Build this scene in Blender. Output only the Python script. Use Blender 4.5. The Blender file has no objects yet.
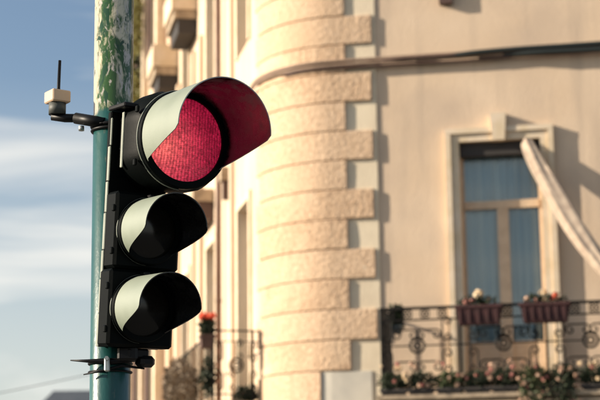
import bpy, math, random
from mathutils import Vector, Matrix, Euler
random.seed(7)
R = math.radians
sc = bpy.context.scene

# ------------------------------------------------------------------ camera, sky, sun, exposure
cd = bpy.data.cameras.new("camera"); cam = bpy.data.objects.new("camera", cd)
sc.collection.objects.link(cam); sc.camera = cam
cam.location = (0, 0, 1.6)
PITCH, ROLL = R(11.5), R(0.66)
cam.matrix_world = Matrix.Translation(cam.location) @ Matrix.Rotation(R(90) + PITCH, 4, 'X') @ Matrix.Rotation(-ROLL, 4, 'Z')
cd.sensor_width = 36; cd.lens = 100.0
cd.clip_start = 0.1; cd.clip_end = 3000
cd.dof.use_dof = True; cd.dof.focus_distance = 5.62; cd.dof.aperture_fstop = 4.6

SUN_EL = R(20)
to_sun = Vector((-math.cos(SUN_EL), -0.075, math.sin(SUN_EL))).normalized()
sl = bpy.data.lights.new("sun", 'SUN'); sun = bpy.data.objects.new("sun", sl)
sc.collection.objects.link(sun)
sl.energy = 4.3; sl.angle = R(0.53); sl.color = (1.0, 0.87, 0.70)
sun.location = (-20, 0, 20)
sun.rotation_euler = to_sun.to_track_quat('Z', 'Y').to_euler()

w = bpy.data.worlds.new("World"); sc.world = w; w.use_nodes = True
nt = w.node_tree; nt.nodes.clear()
def wn(t, **k):
    n = nt.nodes.new(t)
    for a, b in k.items(): setattr(n, a, b)
    return n
out = wn('ShaderNodeOutputWorld'); bg = wn('ShaderNodeBackground')
sky = wn('ShaderNodeTexSky', sky_type='NISHITA', sun_disc=False)
sky.sun_elevation = SUN_EL
sky.sun_rotation = math.atan2(to_sun.x, to_sun.y)
sky.air_density = 1.0; sky.dust_density = 1.6; sky.ozone_density = 1.4
SKY_STRENGTH = 0.068
bg.inputs['Strength'].default_value = SKY_STRENGTH
tc = wn('ShaderNodeTexCoord')
mp = wn('ShaderNodeMapping'); mp.inputs['Scale'].default_value = (2.2, 2.2, 13.0); mp.inputs['Location'].default_value = (0.3, 1.1, 2.35)
no = wn('ShaderNodeTexNoise'); no.inputs['Scale'].default_value = 1.5; no.inputs['Detail'].default_value = 6; no.inputs['Roughness'].default_value = 0.52
no.inputs['Distortion'].default_value = 0.6
cr = wn('ShaderNodeValToRGB'); cr.color_ramp.elements[0].position = 0.46; cr.color_ramp.elements[1].position = 0.70
cr.color_ramp.elements[0].color = (0, 0, 0, 1); cr.color_ramp.elements[1].color = (0.75, 0.75, 0.75, 1)
mx = wn('ShaderNodeMix', data_type='RGBA')
mx.inputs[7].default_value = (6.6, 6.5, 6.1, 1)
L = nt.links.new
L(tc.outputs['Generated'], mp.inputs['Vector']); L(mp.outputs['Vector'], no.inputs['Vector'])
L(no.outputs['Fac'], cr.inputs['Fac'])
spz = wn('ShaderNodeSeparateXYZ'); L(tc.outputs['Generated'], spz.inputs['Vector'])
hz = wn('ShaderNodeMapRange'); hz.inputs['From Min'].default_value = 0.02; hz.inputs['From Max'].default_value = 0.27; hz.inputs['To Min'].default_value = 0.62; hz.inputs['To Max'].default_value = 0.0
L(spz.outputs['Z'], hz.inputs['Value'])
addf = wn('ShaderNodeMath', operation='ADD', use_clamp=True); L(cr.outputs['Color'], addf.inputs[0]); L(hz.outputs['Result'], addf.inputs[1]); L(addf.outputs[0], mx.inputs[0])
L(sky.outputs['Color'], mx.inputs[6]); L(mx.outputs[2], bg.inputs['Color']); L(bg.outputs['Background'], out.inputs['Surface'])

sc.view_settings.view_transform = 'Standard'; sc.view_settings.look = 'None'
sc.view_settings.gamma = 1.0; sc.view_settings.exposure = 1.1
sc.view_settings.use_curve_mapping = False

# ------------------------------------------------------------------ materials
def mat(name, col, rough=0.7, var=None, vscale=3.0, bump=0.0, bscale=30.0, metal=0.0, spec=0.5, detail=5.0, stain=None, sscale=0.7, stretch=None, streak=None):
    """plain procedural surface: base colour, a second colour laid on by noise, stains, fine relief"""
    m = bpy.data.materials.new(name); m.use_nodes = True
    t = m.node_tree; b = t.nodes['Principled BSDF']
    b.inputs['Roughness'].default_value = rough; b.inputs['Metallic'].default_value = metal
    b.inputs['Specular IOR Level'].default_value = spec
    b.inputs['Base Color'].default_value = (*col, 1)
    co = t.nodes.new('ShaderNodeTexCoord'); vec = co.outputs['Object']
    if stretch:
        q = t.nodes.new('ShaderNodeMapping'); q.inputs['Scale'].default_value = stretch
        t.links.new(vec, q.inputs['Vector']); vec = q.outputs['Vector']
    last = None
    def layer(prev, c2, scale, lo, hi, det):
        n = t.nodes.new('ShaderNodeTexNoise'); n.inputs['Scale'].default_value = scale; n.inputs['Detail'].default_value = det
        r = t.nodes.new('ShaderNodeValToRGB'); r.color_ramp.elements[0].position = lo; r.color_ramp.elements[1].position = hi
        x = t.nodes.new('ShaderNodeMix'); x.data_type = 'RGBA'
        t.links.new(vec, n.inputs['Vector']); t.links.new(n.outputs['Fac'], r.inputs['Fac']); t.links.new(r.outputs['Color'], x.inputs[0])
        if prev is None: x.inputs[6].default_value = (*col, 1)
        else: t.links.new(prev, x.inputs[6])
        x.inputs[7].default_value = (*c2, 1)
        return x.outputs[2]
    if var: last = layer(last, var, vscale, 0.35, 0.68, detail)
    if stain: last = layer(last, stain, sscale, 0.5, 0.75, 8)
    if streak:      # rain streaks: noise drawn out vertically
        q = t.nodes.new('ShaderNodeMapping'); q.inputs['Scale'].default_value = (2.6, 2.6, 0.22)
        t.links.new(vec, q.inputs['Vector']); vec = q.outputs['Vector']; last = layer(last, streak, 1.6, 0.50, 0.82, 7); vec = co.outputs['Object']
    if last: t.links.new(last, b.inputs['Base Color'])
    if bump:
        n = t.nodes.new('ShaderNodeTexNoise'); n.inputs['Scale'].default_value = bscale; n.inputs['Detail'].default_value = 4
        bm = t.nodes.new('ShaderNodeBump'); bm.inputs['Strength'].default_value = bump; bm.inputs['Distance'].default_value = 0.02
        t.links.new(vec, n.inputs['Vector']); t.links.new(n.outputs['Fac'], bm.inputs['Height']); t.links.new(bm.outputs['Normal'], b.inputs['Normal'])
    return m
M = {}
M['plaster'] = mat('plaster', (0.68, 0.53, 0.385), 0.9, (0.62, 0.47, 0.33), 1.1, 0.25, 45, stain=(0.51, 0.395, 0.295), sscale=0.8, streak=(0.46, 0.36, 0.27))
M['strip'] = mat('strip_plaster', (0.72, 0.62, 0.46), 0.9, (0.62, 0.52, 0.38), 3, 0.2, 40)
M['quoin'] = mat('quoin_stone', (0.62, 0.44, 0.29), 0.92, (0.44, 0.29, 0.18), 20, 1.0, 22, detail=4, stain=(0.67, 0.50, 0.34), sscale=1.5)
M['quoin_b'] = mat('quoin_stone_pale', (0.66, 0.48, 0.325), 0.92, (0.49, 0.335, 0.215), 22, 0.9, 25, detail=4, stain=(0.56, 0.39, 0.25), sscale=1.2)
M['trim'] = mat('trim_stone', (0.70, 0.58, 0.44), 0.85, (0.60, 0.48, 0.32), 5, 0.2, 60)
M['wood'] = mat('painted_wood', (0.60, 0.46, 0.32), 0.6, (0.50, 0.37, 0.25), 8, 0.1, 40)
M['darkwood_shade'] = mat('dark_shutter_shade', (0.03, 0.025, 0.022), 0.7)
M['iron'] = mat('wrought_iron', (0.006, 0.006, 0.005), 0.6, (0.016, 0.012, 0.010), 30, spec=0.2)
M['marble'] = mat('pale_marble', (0.56, 0.52, 0.44), 0.6, (0.48, 0.45, 0.39), 5, 0.05, 30)
M['slab'] = mat('slab_stone', (0.46, 0.36, 0.25), 0.9, (0.26, 0.20, 0.14), 6, 0.3, 40)
M['terracotta'] = mat('terracotta', (0.055, 0.014, 0.014), 0.75, (0.035, 0.010, 0.010), 12, 0.1, 60)
M['pipe'] = mat('brown_pipe', (0.10, 0.045, 0.028), 0.5, (0.15, 0.075, 0.045), 4)
M['conduit'] = mat('painted_conduit', (0.33, 0.225, 0.155), 0.7, (0.22, 0.15, 0.105), 4)
M['cable_br'] = mat('brown_cable', (0.085, 0.045, 0.033), 0.6)
M['cable_bk'] = mat('black_cable', (0.014, 0.020, 0.019), 0.5)
M['canvas'] = mat('awning_canvas', (0.47, 0.375, 0.285), 0.9, (0.34, 0.26, 0.20), 10, 0.1, 80)
M['curtain'] = mat('blue_curtain', (0.88, 0.87, 0.82), 0.9, (0.50, 0.60, 0.66), 2.2, stretch=(5.0, 5.0, 0.12))  # light and dark of the folds put into vertical colour stripes
M['room'] = mat('dark_room', (0.05, 0.045, 0.04), 0.9)
M['leaf_d'] = mat('leaf_dark', (0.016, 0.026, 0.010), 0.7, (0.030, 0.044, 0.016), 9)
M['leaf_g'] = mat('leaf_green', (0.040, 0.060, 0.020), 0.7, (0.07, 0.08, 0.028), 9)
M['leaf_y'] = mat('leaf_yellow', (0.30, 0.27, 0.09), 0.7, (0.18, 0.19, 0.06), 5)
M['leaf_s'] = mat('leaf_silver', (0.17, 0.13, 0.09), 0.8, (0.26, 0.20, 0.14), 9)
M['bl_cream'] = mat('bloom_cream', (0.80, 0.62, 0.40), 0.7)
M['bl_pink'] = mat('bloom_pink', (0.55, 0.22, 0.18), 0.7)
M['bl_orange'] = mat('bloom_orange', (0.85, 0.13, 0.055), 0.6)
M['bl_pale'] = mat('bloom_pale', (0.60, 0.40, 0.28), 0.7)
M['asphalt'] = mat('asphalt', (0.05, 0.05, 0.05), 0.9, (0.065, 0.063, 0.06), 3, 0.4, 120)
M['paving'] = mat('paving', (0.30, 0.28, 0.25), 0.9, (0.24, 0.22, 0.20), 2, 0.3, 60)
M['kerb'] = mat('kerb_stone', (0.36, 0.35, 0.33), 0.85, (0.28, 0.27, 0.25), 5, 0.3, 60)
M['roof'] = mat('slate_roof', (0.050, 0.062, 0.078), 0.75, (0.075, 0.085, 0.10), 3)
M['tiles'] = mat('clay_tiles', (0.30, 0.14, 0.08), 0.85, (0.22, 0.10, 0.06), 3)
M['farwall'] = mat('far_plaster', (0.55, 0.46, 0.36), 0.9, (0.48, 0.40, 0.31), 1)
M['farwin'] = mat('far_window', (0.03, 0.04, 0.05), 0.2)
# signal head
M['visor'] = mat('visor_paint', (0.215, 0.245, 0.195), 0.5, (0.19, 0.22, 0.175), 9, 0.04, 200, stain=(0.165, 0.195, 0.15), sscale=5)
M['black'] = mat('visor_black', (0.003, 0.0032, 0.0034), 0.30, spec=1.0)
_t = M['black'].node_tree; _b = _t.nodes['Principled BSDF']; _c = _t.nodes.new('ShaderNodeTexCoord'); _n = _t.nodes.new('ShaderNodeTexNoise'); _n.inputs['Scale'].default_value = 28; _n.inputs['Detail'].default_value = 5
_r = _t.nodes.new('ShaderNodeMapRange'); _r.inputs['From Min'].default_value = 0.35; _r.inputs['From Max'].default_value = 0.65; _r.inputs['To Min'].default_value = 0.16; _r.inputs['To Max'].default_value = 0.42
_u = _t.nodes.new('ShaderNodeBump'); _u.inputs['Strength'].default_value = 0.12; _u.inputs['Distance'].default_value = 0.01
_t.links.new(_c.outputs['Object'], _n.inputs['Vector']); _t.links.new(_n.outputs['Fac'], _r.inputs['Value']); _t.links.new(_r.outputs['Result'], _b.inputs['Roughness'])
_b.inputs['Specular IOR Level'].default_value = 0.55; _t.links.new(_n.outputs['Fac'], _u.inputs['Height']); _t.links.new(_u.outputs['Normal'], _b.inputs['Normal'])
M['black_gloss'] = M['black'].copy(); M['black_gloss'].name = 'hood_lining_gloss'; _b = M['black_gloss'].node_tree.nodes['Principled BSDF']; _b.inputs['Specular IOR Level'].default_value = 1.0; _b.inputs['IOR'].default_value = 1.95
M['body'] = mat('signal_body', (0.0012, 0.0020, 0.0020), 0.5, (0.0020, 0.0032, 0.0030), 12, 0.03, 80, spec=0.06)
M['edge'] = mat('sunlit_edge', (0.26, 0.28, 0.23), 0.5, (0.17, 0.19, 0.16), 14)  # pale tone paints in the sun caught by the housing edges
M['metal'] = mat('galvanised', (0.42, 0.44, 0.42), 0.4, (0.28, 0.30, 0.29), 20, metal=0.7)
M['blackmetal'] = mat('black_metal', (0.004, 0.004, 0.0045), 0.45, spec=0.2)
M['tan'] = mat('tan_plastic', (0.60, 0.43, 0.29), 0.6, (0.53, 0.37, 0.25), 8)
M['greyplastic'] = mat('grey_plastic', (0.05, 0.055, 0.05), 0.6)
M['darklens'] = mat('unlit_lens', (0.010, 0.009, 0.007), 0.15, spec=0.4)

def glass_mat():
    m = bpy.data.materials.new('window_glass'); m.use_nodes = True
    t = m.node_tree; t.nodes.clear()
    o = t.nodes.new('ShaderNodeOutputMaterial'); x = t.nodes.new('ShaderNodeMixShader')
    tr = t.nodes.new('ShaderNodeBsdfTransparent'); tr.inputs['Color'].default_value = (0.90, 0.95, 0.96, 1)
    g = t.nodes.new('ShaderNodeBsdfGlossy'); g.inputs['Roughness'].default_value = 0.03
    fr = t.nodes.new('ShaderNodeFresnel'); fr.inputs['IOR'].default_value = 1.7
    n = t.nodes.new('ShaderNodeTexNoise'); n.inputs['Scale'].default_value = 2.0
    b = t.nodes.new('ShaderNodeBump'); b.inputs['Strength'].default_value = 0.05
    co = t.nodes.new('ShaderNodeTexCoord')
    t.links.new(co.outputs['Object'], n.inputs['Vector']); t.links.new(n.outputs['Fac'], b.inputs['Height']); t.links.new(b.outputs['Normal'], g.inputs['Normal'])
    t.links.new(fr.outputs['Fac'], x.inputs['Fac']); t.links.new(tr.outputs['BSDF'], x.inputs[1]); t.links.new(g.outputs['BSDF'], x.inputs[2]); t.links.new(x.outputs['Shader'], o.inputs['Surface'])
    return m
M['glass'] = glass_mat()

def pole_mat():
    """teal paint below, weathered cream and moss-green flaking paint above the clamp"""
    m = bpy.data.materials.new('pole_paint'); m.use_nodes = True
    t = m.node_tree; b = t.nodes['Principled BSDF']; b.inputs['Roughness'].default_value = 0.30
    N = t.nodes.new; K = t.links.new
    co = N('ShaderNodeTexCoord'); mpn = N('ShaderNodeMapping'); mpn.inputs['Scale'].default_value = (1, 1, 0.42)
    K(co.outputs['Object'], mpn.inputs['Vector'])
    def noise(s, d, dist=0.0):
        n = N('ShaderNodeTexNoise'); n.inputs['Scale'].default_value = s; n.inputs['Detail'].default_value = d; n.inputs['Distortion'].default_value = dist
        n.inputs['Roughness'].default_value = 0.62
        K(mpn.outputs['Vector'], n.inputs['Vector']); return n.outputs['Fac']
    def ramp(f, lo, hi):
        r = N('ShaderNodeMapRange'); r.inputs['From Min'].default_value = lo; r.inputs['From Max'].default_value = hi; K(f, r.inputs['Value']); return r.outputs['Result']
    def mix(f, a, c):
        x = N('ShaderNodeMix'); x.data_type = 'RGBA'; K(f, x.inputs[0])
        for s, v in ((6, a), (7, c)):
            if isinstance(v, tuple): x.inputs[s].default_value = (*v, 1)
            else: K(v, x.inputs[s])
        return x.outputs[2]
    teal = mix(ramp(noise(9, 5), 0.4, 0.7), (0.008, 0.062, 0.058), (0.012, 0.080, 0.073))
    teal = mix(ramp(noise(30, 6), 0.62, 0.70), teal, (0.07, 0.10, 0.08))
    up = mix(ramp(noise(17, 8, 0.6), 0.40, 0.50), (0.52, 0.47, 0.34), (0.032, 0.080, 0.022))
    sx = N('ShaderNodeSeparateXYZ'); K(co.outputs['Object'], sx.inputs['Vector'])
    lit_side = N('ShaderNodeMath'); lit_side.operation = 'MULTIPLY_ADD'; lit_side.inputs[1].default_value = 0.10; K(noise(30, 8, 0.8), lit_side.inputs[0]); K(sx.outputs['X'], lit_side.inputs[2])
    up = mix(ramp(lit_side.outputs[0], 0.012, -0.004), up, (0.50, 0.44, 0.31))  # cream laid on the sunward side: sunlight put into the paint colour
    up = mix(ramp(noise(46, 8, 0.5), 0.53, 0.60), up, (0.44, 0.40, 0.35))
    up = mix(ramp(noise(28, 7, 0.9), 0.54, 0.61), up, (0.014, 0.05, 0.022))
    wob = N('ShaderNodeMath'); wob.operation = 'MULTIPLY_ADD'; wob.inputs[1].default_value = 0.10; K(noise(20, 4), wob.inputs[0]); K(sx.outputs['Z'], wob.inputs[2])
    col = mix(ramp(wob.outputs[0], 3.005, 3.025), teal, up)
    K(col, b.inputs['Base Color'])
    bm = N('ShaderNodeBump'); bm.inputs['Strength'].default_value = 0.35; bm.inputs['Distance'].default_value = 0.004
    K(noise(34, 6, 0.3), bm.inputs['Height']); K(bm.outputs['Normal'], b.inputs['Normal'])
    return m
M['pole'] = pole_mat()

def lens_mat():
    """lit red signal lens with moulded prism rows"""
    m = bpy.data.materials.new('red_lens'); m.use_nodes = True
    t = m.node_tree; b = t.nodes['Principled BSDF']
    N = t.nodes.new; K = t.links.new
    co = N('ShaderNodeTexCoord'); mp_ = N('ShaderNodeMapping'); mp_.inputs['Rotation'].default_value = (R(90), 0, 0)
    K(co.outputs['Object'], mp_.inputs['Vector'])
    n = N('ShaderNodeTexNoise'); n.inputs['Scale'].default_value = 120; n.inputs['Detail'].default_value = 4; K(co.outputs['Object'], n.inputs['Vector'])
    n2 = N('ShaderNodeTexNoise'); n2.inputs['Scale'].default_value = 26; n2.inputs['Detail'].default_value = 4; K(co.outputs['Object'], n2.inputs['Vector'])
    sx = N('ShaderNodeSeparateXYZ'); K(co.outputs['Object'], sx.inputs['Vector'])
    def mth(op, a, c=0.0):
        x = N('ShaderNodeMath'); x.operation = op
        for i, v in enumerate((a, c)):
            if isinstance(v, (int, float)): x.inputs[i].default_value = v
            else: K(v, x.inputs[i])
        return x.outputs[0]
    X, Z = sx.outputs['X'], sx.outputs['Z']
    # prism columns bowed outwards towards the rim, crossed by finer flutes
    bow = mth('ADD', X, mth('MULTIPLY', mth('MULTIPLY', Z, Z), mth('MULTIPLY', X, -9.0)))
    colm = mth('ADD', mth('MULTIPLY', mth('SINE', mth('ADD', mth('MULTIPLY', bow, 560.0), mth('MULTIPLY', n2.outputs['Fac'], 4.0))), 0.5), 0.5)
    row = mth('ADD', mth('MULTIPLY', mth('SINE', mth('MULTIPLY', mth('ADD', Z, mth('MULTIPLY', mth('MULTIPLY', X, X), 1.2)), 900.0)), 0.5), 0.5)
    pat = mth('ADD', mth('MULTIPLY', mth('POWER', colm, 0.7), 0.48), mth('MULTIPLY', row, 0.16))
    pat = mth('ADD', pat, 0.40)
    pat = mth('MULTIPLY', pat, mth('ADD', mth('MULTIPLY', n.outputs['Fac'], 2.6), -0.35))
    pat = mth('MULTIPLY', pat, mth('ADD', mth('MULTIPLY', n2.outputs['Fac'], 1.2), 0.35))
    # the bulb's hot area lies low on one side of the reflector
    dx = mth('ADD', X, 0.085); dz = mth('ADD', Z, 0.035)
    d2 = mth('SQRT', mth('ADD', mth('MULTIPLY', dx, dx), mth('MULTIPLY', dz, dz)))
    hot = N('ShaderNodeMapRange'); hot.inputs['From Min'].default_value = 0.02; hot.inputs['From Max'].default_value = 0.21; hot.inputs['To Min'].default_value = 1.0; hot.inputs['To Max'].default_value = 0.0
    K(d2, hot.inputs['Value']); hot = hot.outputs['Result']
    st = mth('MULTIPLY', mth('MULTIPLY', pat, 1.15), mth('ADD', mth('MULTIPLY', mth('POWER', hot, 1.4), 0.34), 0.125))
    cx = N('ShaderNodeMix'); cx.data_type = 'RGBA'; K(mth('POWER', hot, 1.6), cx.inputs[0])
    cx.inputs[6].default_value = (1.0, 0.022, 0.115, 1); cx.inputs[7].default_value = (1.0, 0.15, 0.135, 1)
    b.inputs['Base Color'].default_value = (0.25, 0.015, 0.03, 1); b.inputs['Roughness'].default_value = 0.25
    K(cx.outputs[2], b.inputs['Emission Color']); K(st, b.inputs['Emission Strength'])
    bm = N('ShaderNodeBump'); bm.inputs['Strength'].default_value = 0.5; bm.inputs['Distance'].default_value = 0.003
    K(pat, bm.inputs['Height']); K(bm.outputs['Normal'], b.inputs['Normal'])
    return m
M['redlens'] = lens_mat()

# ------------------------------------------------------------------ helpers
class MB:
    def __init__(s): s.v = []; s.f = []; s.mi = []; s.sm = []
    def add(s, vs, fs, mi=0, smooth=False):
        k = len(s.v); s.v += [tuple(p) for p in vs]
        for f in fs: s.f.append(tuple(i + k for i in f)); s.mi.append(mi); s.sm.append(smooth)
        return s
    def hexa(s, P, mi=0):      # 8 corners: bottom ring then top ring
        return s.add(P, [(3, 2, 1, 0), (4, 5, 6, 7), (0, 1, 5, 4), (1, 2, 6, 5), (2, 3, 7, 6), (3, 0, 4, 7)], mi)
    def box(s, x0, x1, y0, y1, z0, z1, mi=0):
        return s.hexa([(x0, y0, z0), (x1, y0, z0), (x1, y1, z0), (x0, y1, z0), (x0, y0, z1), (x1, y0, z1), (x1, y1, z1), (x0, y1, z1)], mi)
    def bevbox(s, x0, x1, y0, y1, z0, z1, c, mi=0):   # chamfered along all edges
        cx, cy, cz = (x0+x1)/2, (y0+y1)/2, (z0+z1)/2; hx, hy, hz = (x1-x0)/2, (y1-y0)/2, (z1-z0)/2
        vs = []; idx = {}
        for sx in (-1, 1):
            for sy in (-1, 1):
                for sz in (-1, 1):
                    for a in range(3):
                        h = [hx-c, hy-c, hz-c]; h[a] += c
                        idx[(sx, sy, sz, a)] = len(vs); vs.append((cx+sx*h[0], cy+sy*h[1], cz+sz*h[2]))
        fs = []
        for a in range(3):
            o = [i for i in range(3) if i != a]
            for sg in (-1, 1):
                f = []
                for p, q in ((-1, -1), (1, -1), (1, 1), (-1, 1)):
                    k = [0, 0, 0]; k[a] = sg; k[o[0]] = p; k[o[1]] = q; f.append(idx[(*k, a)])
                fs.append(f)
            for p in (-1, 1):
                for q in (-1, 1):
                    A = [0, 0, 0]; B = [0, 0, 0]; A[a] = -1; B[a] = 1
                    for k in (A, B): k[o[0]] = p; k[o[1]] = q
                    fs.append([idx[(*A, o[0])], idx[(*B, o[0])], idx[(*B, o[1])], idx[(*A, o[1])]])
        for sx in (-1, 1):
            for sy in (-1, 1):
                for sz in (-1, 1): fs.append([idx[(sx, sy, sz, a)] for a in range(3)])
        return s.add(vs, fs, mi)
    def tube(s, pts, r, n=8, mi=0, caps=True):
        pts = [Vector(p) for p in pts]; vs = []; fs = []; m = len(pts)
        rr = r if isinstance(r, (list, tuple)) else [r]*m
        ref = None
        for i, p in enumerate(pts):
            d = (pts[min(i+1, m-1)] - pts[max(i-1, 0)]).normalized()
            if ref is None: ref = Vector((0, 0, 1)) if abs(d.z) < 0.9 else Vector((1, 0, 0))
            a = d.cross(ref).normalized(); b = a.cross(d).normalized(); ref = b
            for j in range(n):
                t = 2*math.pi*j/n; vs.append(p + a*(math.cos(t)*rr[i]) + b*(math.sin(t)*rr[i]))
        for i in range(m-1):
            for j in range(n):
                k = (j+1) % n; fs.append((i*n+j, i*n+k, (i+1)*n+k, (i+1)*n+j))
        s.add(vs, fs, mi, True)
        if caps: s.add(vs[:n], [tuple(range(n))], mi); s.add(vs[-n:], [tuple(range(n-1, -1, -1))], mi)
        return s
    def build(s, name, mats, parent=None, loc=None):
        me = bpy.data.meshes.new(name); me.from_pydata(s.v, [], s.f)
        if not isinstance(mats, (list, tuple)): mats = [mats]
        for m in mats: me.materials.append(m)
        me.polygons.foreach_set('material_index', s.mi); me.polygons.foreach_set('use_smooth', s.sm)
        import bmesh
        bm = bmesh.new(); bm.from_mesh(me); bmesh.ops.remove_doubles(bm, verts=bm.verts, dist=1e-6); bmesh.ops.recalc_face_normals(bm, faces=bm.faces); bm.to_mesh(me); bm.free()
        o = bpy.data.objects.new(name, me); sc.collection.objects.link(o); o.parent = parent
        if loc: o.location = loc
        return o
def link(name, me, parent=None, loc=(0, 0, 0), rot=(0, 0, 0), scale=None):
    o = bpy.data.objects.new(name, me); sc.collection.objects.link(o); o.parent = parent; o.location = loc; o.rotation_euler = rot
    if scale: o.scale = scale
    return o
def empty(name, loc=(0, 0, 0), rot=(0, 0, 0)):
    o = bpy.data.objects.new(name, None); sc.collection.objects.link(o); o.location = loc; o.rotation_euler = rot; o.empty_display_size = 0.1
    return o
def tag(o, label, cat=None, group=None, kind=None):
    if label: o['label'] = label
    if cat: o['category'] = cat
    if group: o['group'] = group
    if kind: o['kind'] = kind
    return o
def smooth(o, ang=40):
    for p in o.data.polygons: p.use_smooth = True
    o.data.set_sharp_from_angle(angle=R(ang)); return o

# ------------------------------------------------------------------ the two facades: front plane, rounded corner, side plane
FA = R(11); WR = Vector((math.cos(FA), -math.sin(FA), 0)); FN = Vector((-math.sin(FA), -math.cos(FA), 0))
P0 = Vector((-0.0145, 20.8, 0))
SA = R(11.2); SD = Vector((-math.sin(SA), math.cos(SA), 0)); SN = Vector((-math.cos(SA), -math.sin(SA), 0))
RC, UT = 1.2, 0.45
PT = P0 + WR*UT; OC = PT - FN*RC; QS = OC + SN*RC
ANG = FN.angle(SN); ARC = RC*ANG
B0 = Vector((OC.x, OC.y, 0))                   # the building's own origin
def W(u, z, off=0.0):                          # front wall: u along the wall, height, distance out from the wall
    p = P0 + WR*u + FN*off; return Vector((p.x, p.y, z)) - B0
def S(t, z, off=0.0):                          # side wall
    p = QS + SD*t + SN*off; return Vector((p.x, p.y, z)) - B0
def PA(p, z, off=0.0):                         # along the outside: p > 0 front, -ARC < p < 0 corner, beyond that side
    if p >= 0: return W(UT + p, z, off)
    if p <= -ARC: return S(-ARC - p, z, off)
    a = -p/RC; d = Matrix.Rotation(-a, 3, 'Z') @ FN
    q = OC + d*(RC + off); return Vector((q.x, q.y, z)) - B0
FROT = (0, 0, -FA)

# ------------------------------------------------------------------ ground
g = MB(); g.add([(-600, -600, 0), (600, -600, 0), (600, 900, 0), (-600, 900, 0)], [(0, 1, 2, 3)])
tag(g.build('road', M['asphalt']), None, kind='structure')
pv = MB()
ring = [PA(9, 0, 0), PA(9, 0, 2.6)] + [PA(p, 0, 2.6) for p in (6, 3, 0, -.4, -.8, -1.2, -ARC)] + [PA(-ARC-20, 0, 2.6), PA(-ARC-20, 0, 0)]
ring += [PA(p, 0, 0) for p in (-ARC, -1.2, -.8, -.4, 0)]
ring = [Vector((p.x+B0.x, p.y+B0.y, 0)) for p in ring]
n_ = len(ring)
pv.add([(p.x, p.y, 0.12) for p in ring] + [(p.x, p.y, 0.0) for p in ring], [tuple(range(n_))] + [(i, (i+1) % n_, n_+(i+1) % n_, n_+i) for i in range(n_)])
tag(pv.build('pavement', M['paving']), None, kind='structure')
kp = MB()
for a, b in zip([9, 6, 3, 0, -.4, -.8, -1.2, -ARC], [6, 3, 0, -.4, -.8, -1.2, -ARC, -ARC-20]):
    A, Bq, Cq, D = [PA(a, 0, 2.603)+B0, PA(b, 0, 2.603)+B0, PA(b, 0, 2.78)+B0, PA(a, 0, 2.78)+B0]
    kp.hexa([(q.x, q.y, 0.002) for q in (A, Bq, Cq, D)] + [(q.x, q.y, 0.13) for q in (A, Bq, Cq, D)])
tag(kp.build('kerb', M['kerb']), None, kind='structure')
isl = MB(); isl.bevbox(-3.2, 2.2, 4.6, 8.4, -0.05, 0.13, 0.03)
tag(isl.build('traffic_island', M['paving']), None, kind='structure')

# ------------------------------------------------------------------ signal pole
PX, PY = -0.667, 5.8
pole = empty('signal_pole', (PX, PY, 0.13))
tag(pole, 'round street pole, teal paint below and flaking mossy cream paint above', 'pole')
Z0 = 0.13
p_ = MB(); p_.tube([(0, 0, 0), (0, 0, 0.5), (0, 0, 5.2)], [0.0707]*3, 48)
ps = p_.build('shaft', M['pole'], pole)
for v in ps.data.vertices: v.co.z += 0    # object space z runs from the pavement
p_ = MB(); p_.tube([(0, 0, 0.0), (0, 0, 0.025)], 0.15, 24); p_.build('base_flange', M['metal'], pole)
p_ = MB(); p_.tube([(0, 0, 5.2), (0, 0, 5.22), (0, 0, 5.25)], [0.078, 0.078, 0.03], 24); p_.build('cap', M['blackmetal'], pole)

# ------------------------------------------------------------------ signal head
HH, HT = R(32), R(5)
rot = Euler((HT, 0, HH)).to_matrix()
red_c = Vector((0.07, -0.18, 0.70))
HE = Vector((-0.398, 5.6, 2.956)) - rot @ red_c
head = empty('traffic_light', HE, (HT, 0, HH))
tag(head, 'three-lamp traffic light showing red, pale visors lit from the left, bolted to the pole', 'traffic light')

def visor(name, rad0, rad1, length, a_full, a_end, sharp, parent, loc):
    """open-bottomed tunnel hood, 3 mm shell: pale outside, black inside"""
    n = 72; rows = 14; th = 0.0035
    def ln(phi):
        a = abs(phi)
        if a <= a_full: return length
        if a >= a_end: return 0.006
        t = (a - a_full)/(a_end - a_full)
        # side view: straight (or eased) cut from the lip back to the ring
        zz = math.cos(a); z0 = math.cos(a_full); z1 = math.cos(a_end); q = (z0 - zz)/(z0 - z1)
        if not sharp: q = q*q*(3-2*q)*0.55 + q*0.45
        return max(0.006, length*(1-q))
    phis = [(-1 + 2*i/n)*math.pi for i in range(n+1)]
    mb = MB()
    def shell(dr):
        vs = []
        for ph in phis:
            l = ln(ph)
            for j in range(rows+1):
                y = l*j/rows; r = rad0 + (rad1-rad0)*min(1, y/length) + dr
                vs.append((r*math.sin(ph), -y, r*math.cos(ph)))
        return vs
    o_, i_ = shell(0), shell(-th)
    k = rows+1
    q = [(a*k+j, (a+1)*k+j, (a+1)*k+j+1, a*k+j+1) for a in range(n) for j in range(rows)]
    off = len(o_)
    mb.add(o_ + i_, [])
    for f in q: mb.f.append(f); mb.mi.append(0); mb.sm.append(True)
    for f in q: mb.f.append(tuple(off+x for x in reversed(f))); mb.mi.append(1); mb.sm.append(True)
    for a in range(n):
        mb.f.append((a*k+rows, (a+1)*k+rows, off+(a+1)*k+rows, off+a*k+rows)); mb.mi.append(1); mb.sm.append(False)
        mb.f.append((a*k, (a+1)*k, off+(a+1)*k, off+a*k)); mb.mi.append(1); mb.sm.append(False)
    ob = mb.build(name, [M['visor'], M['black_gloss'] if sharp else M['black']], parent, loc)
    smooth(ob, 50); return ob
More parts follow.
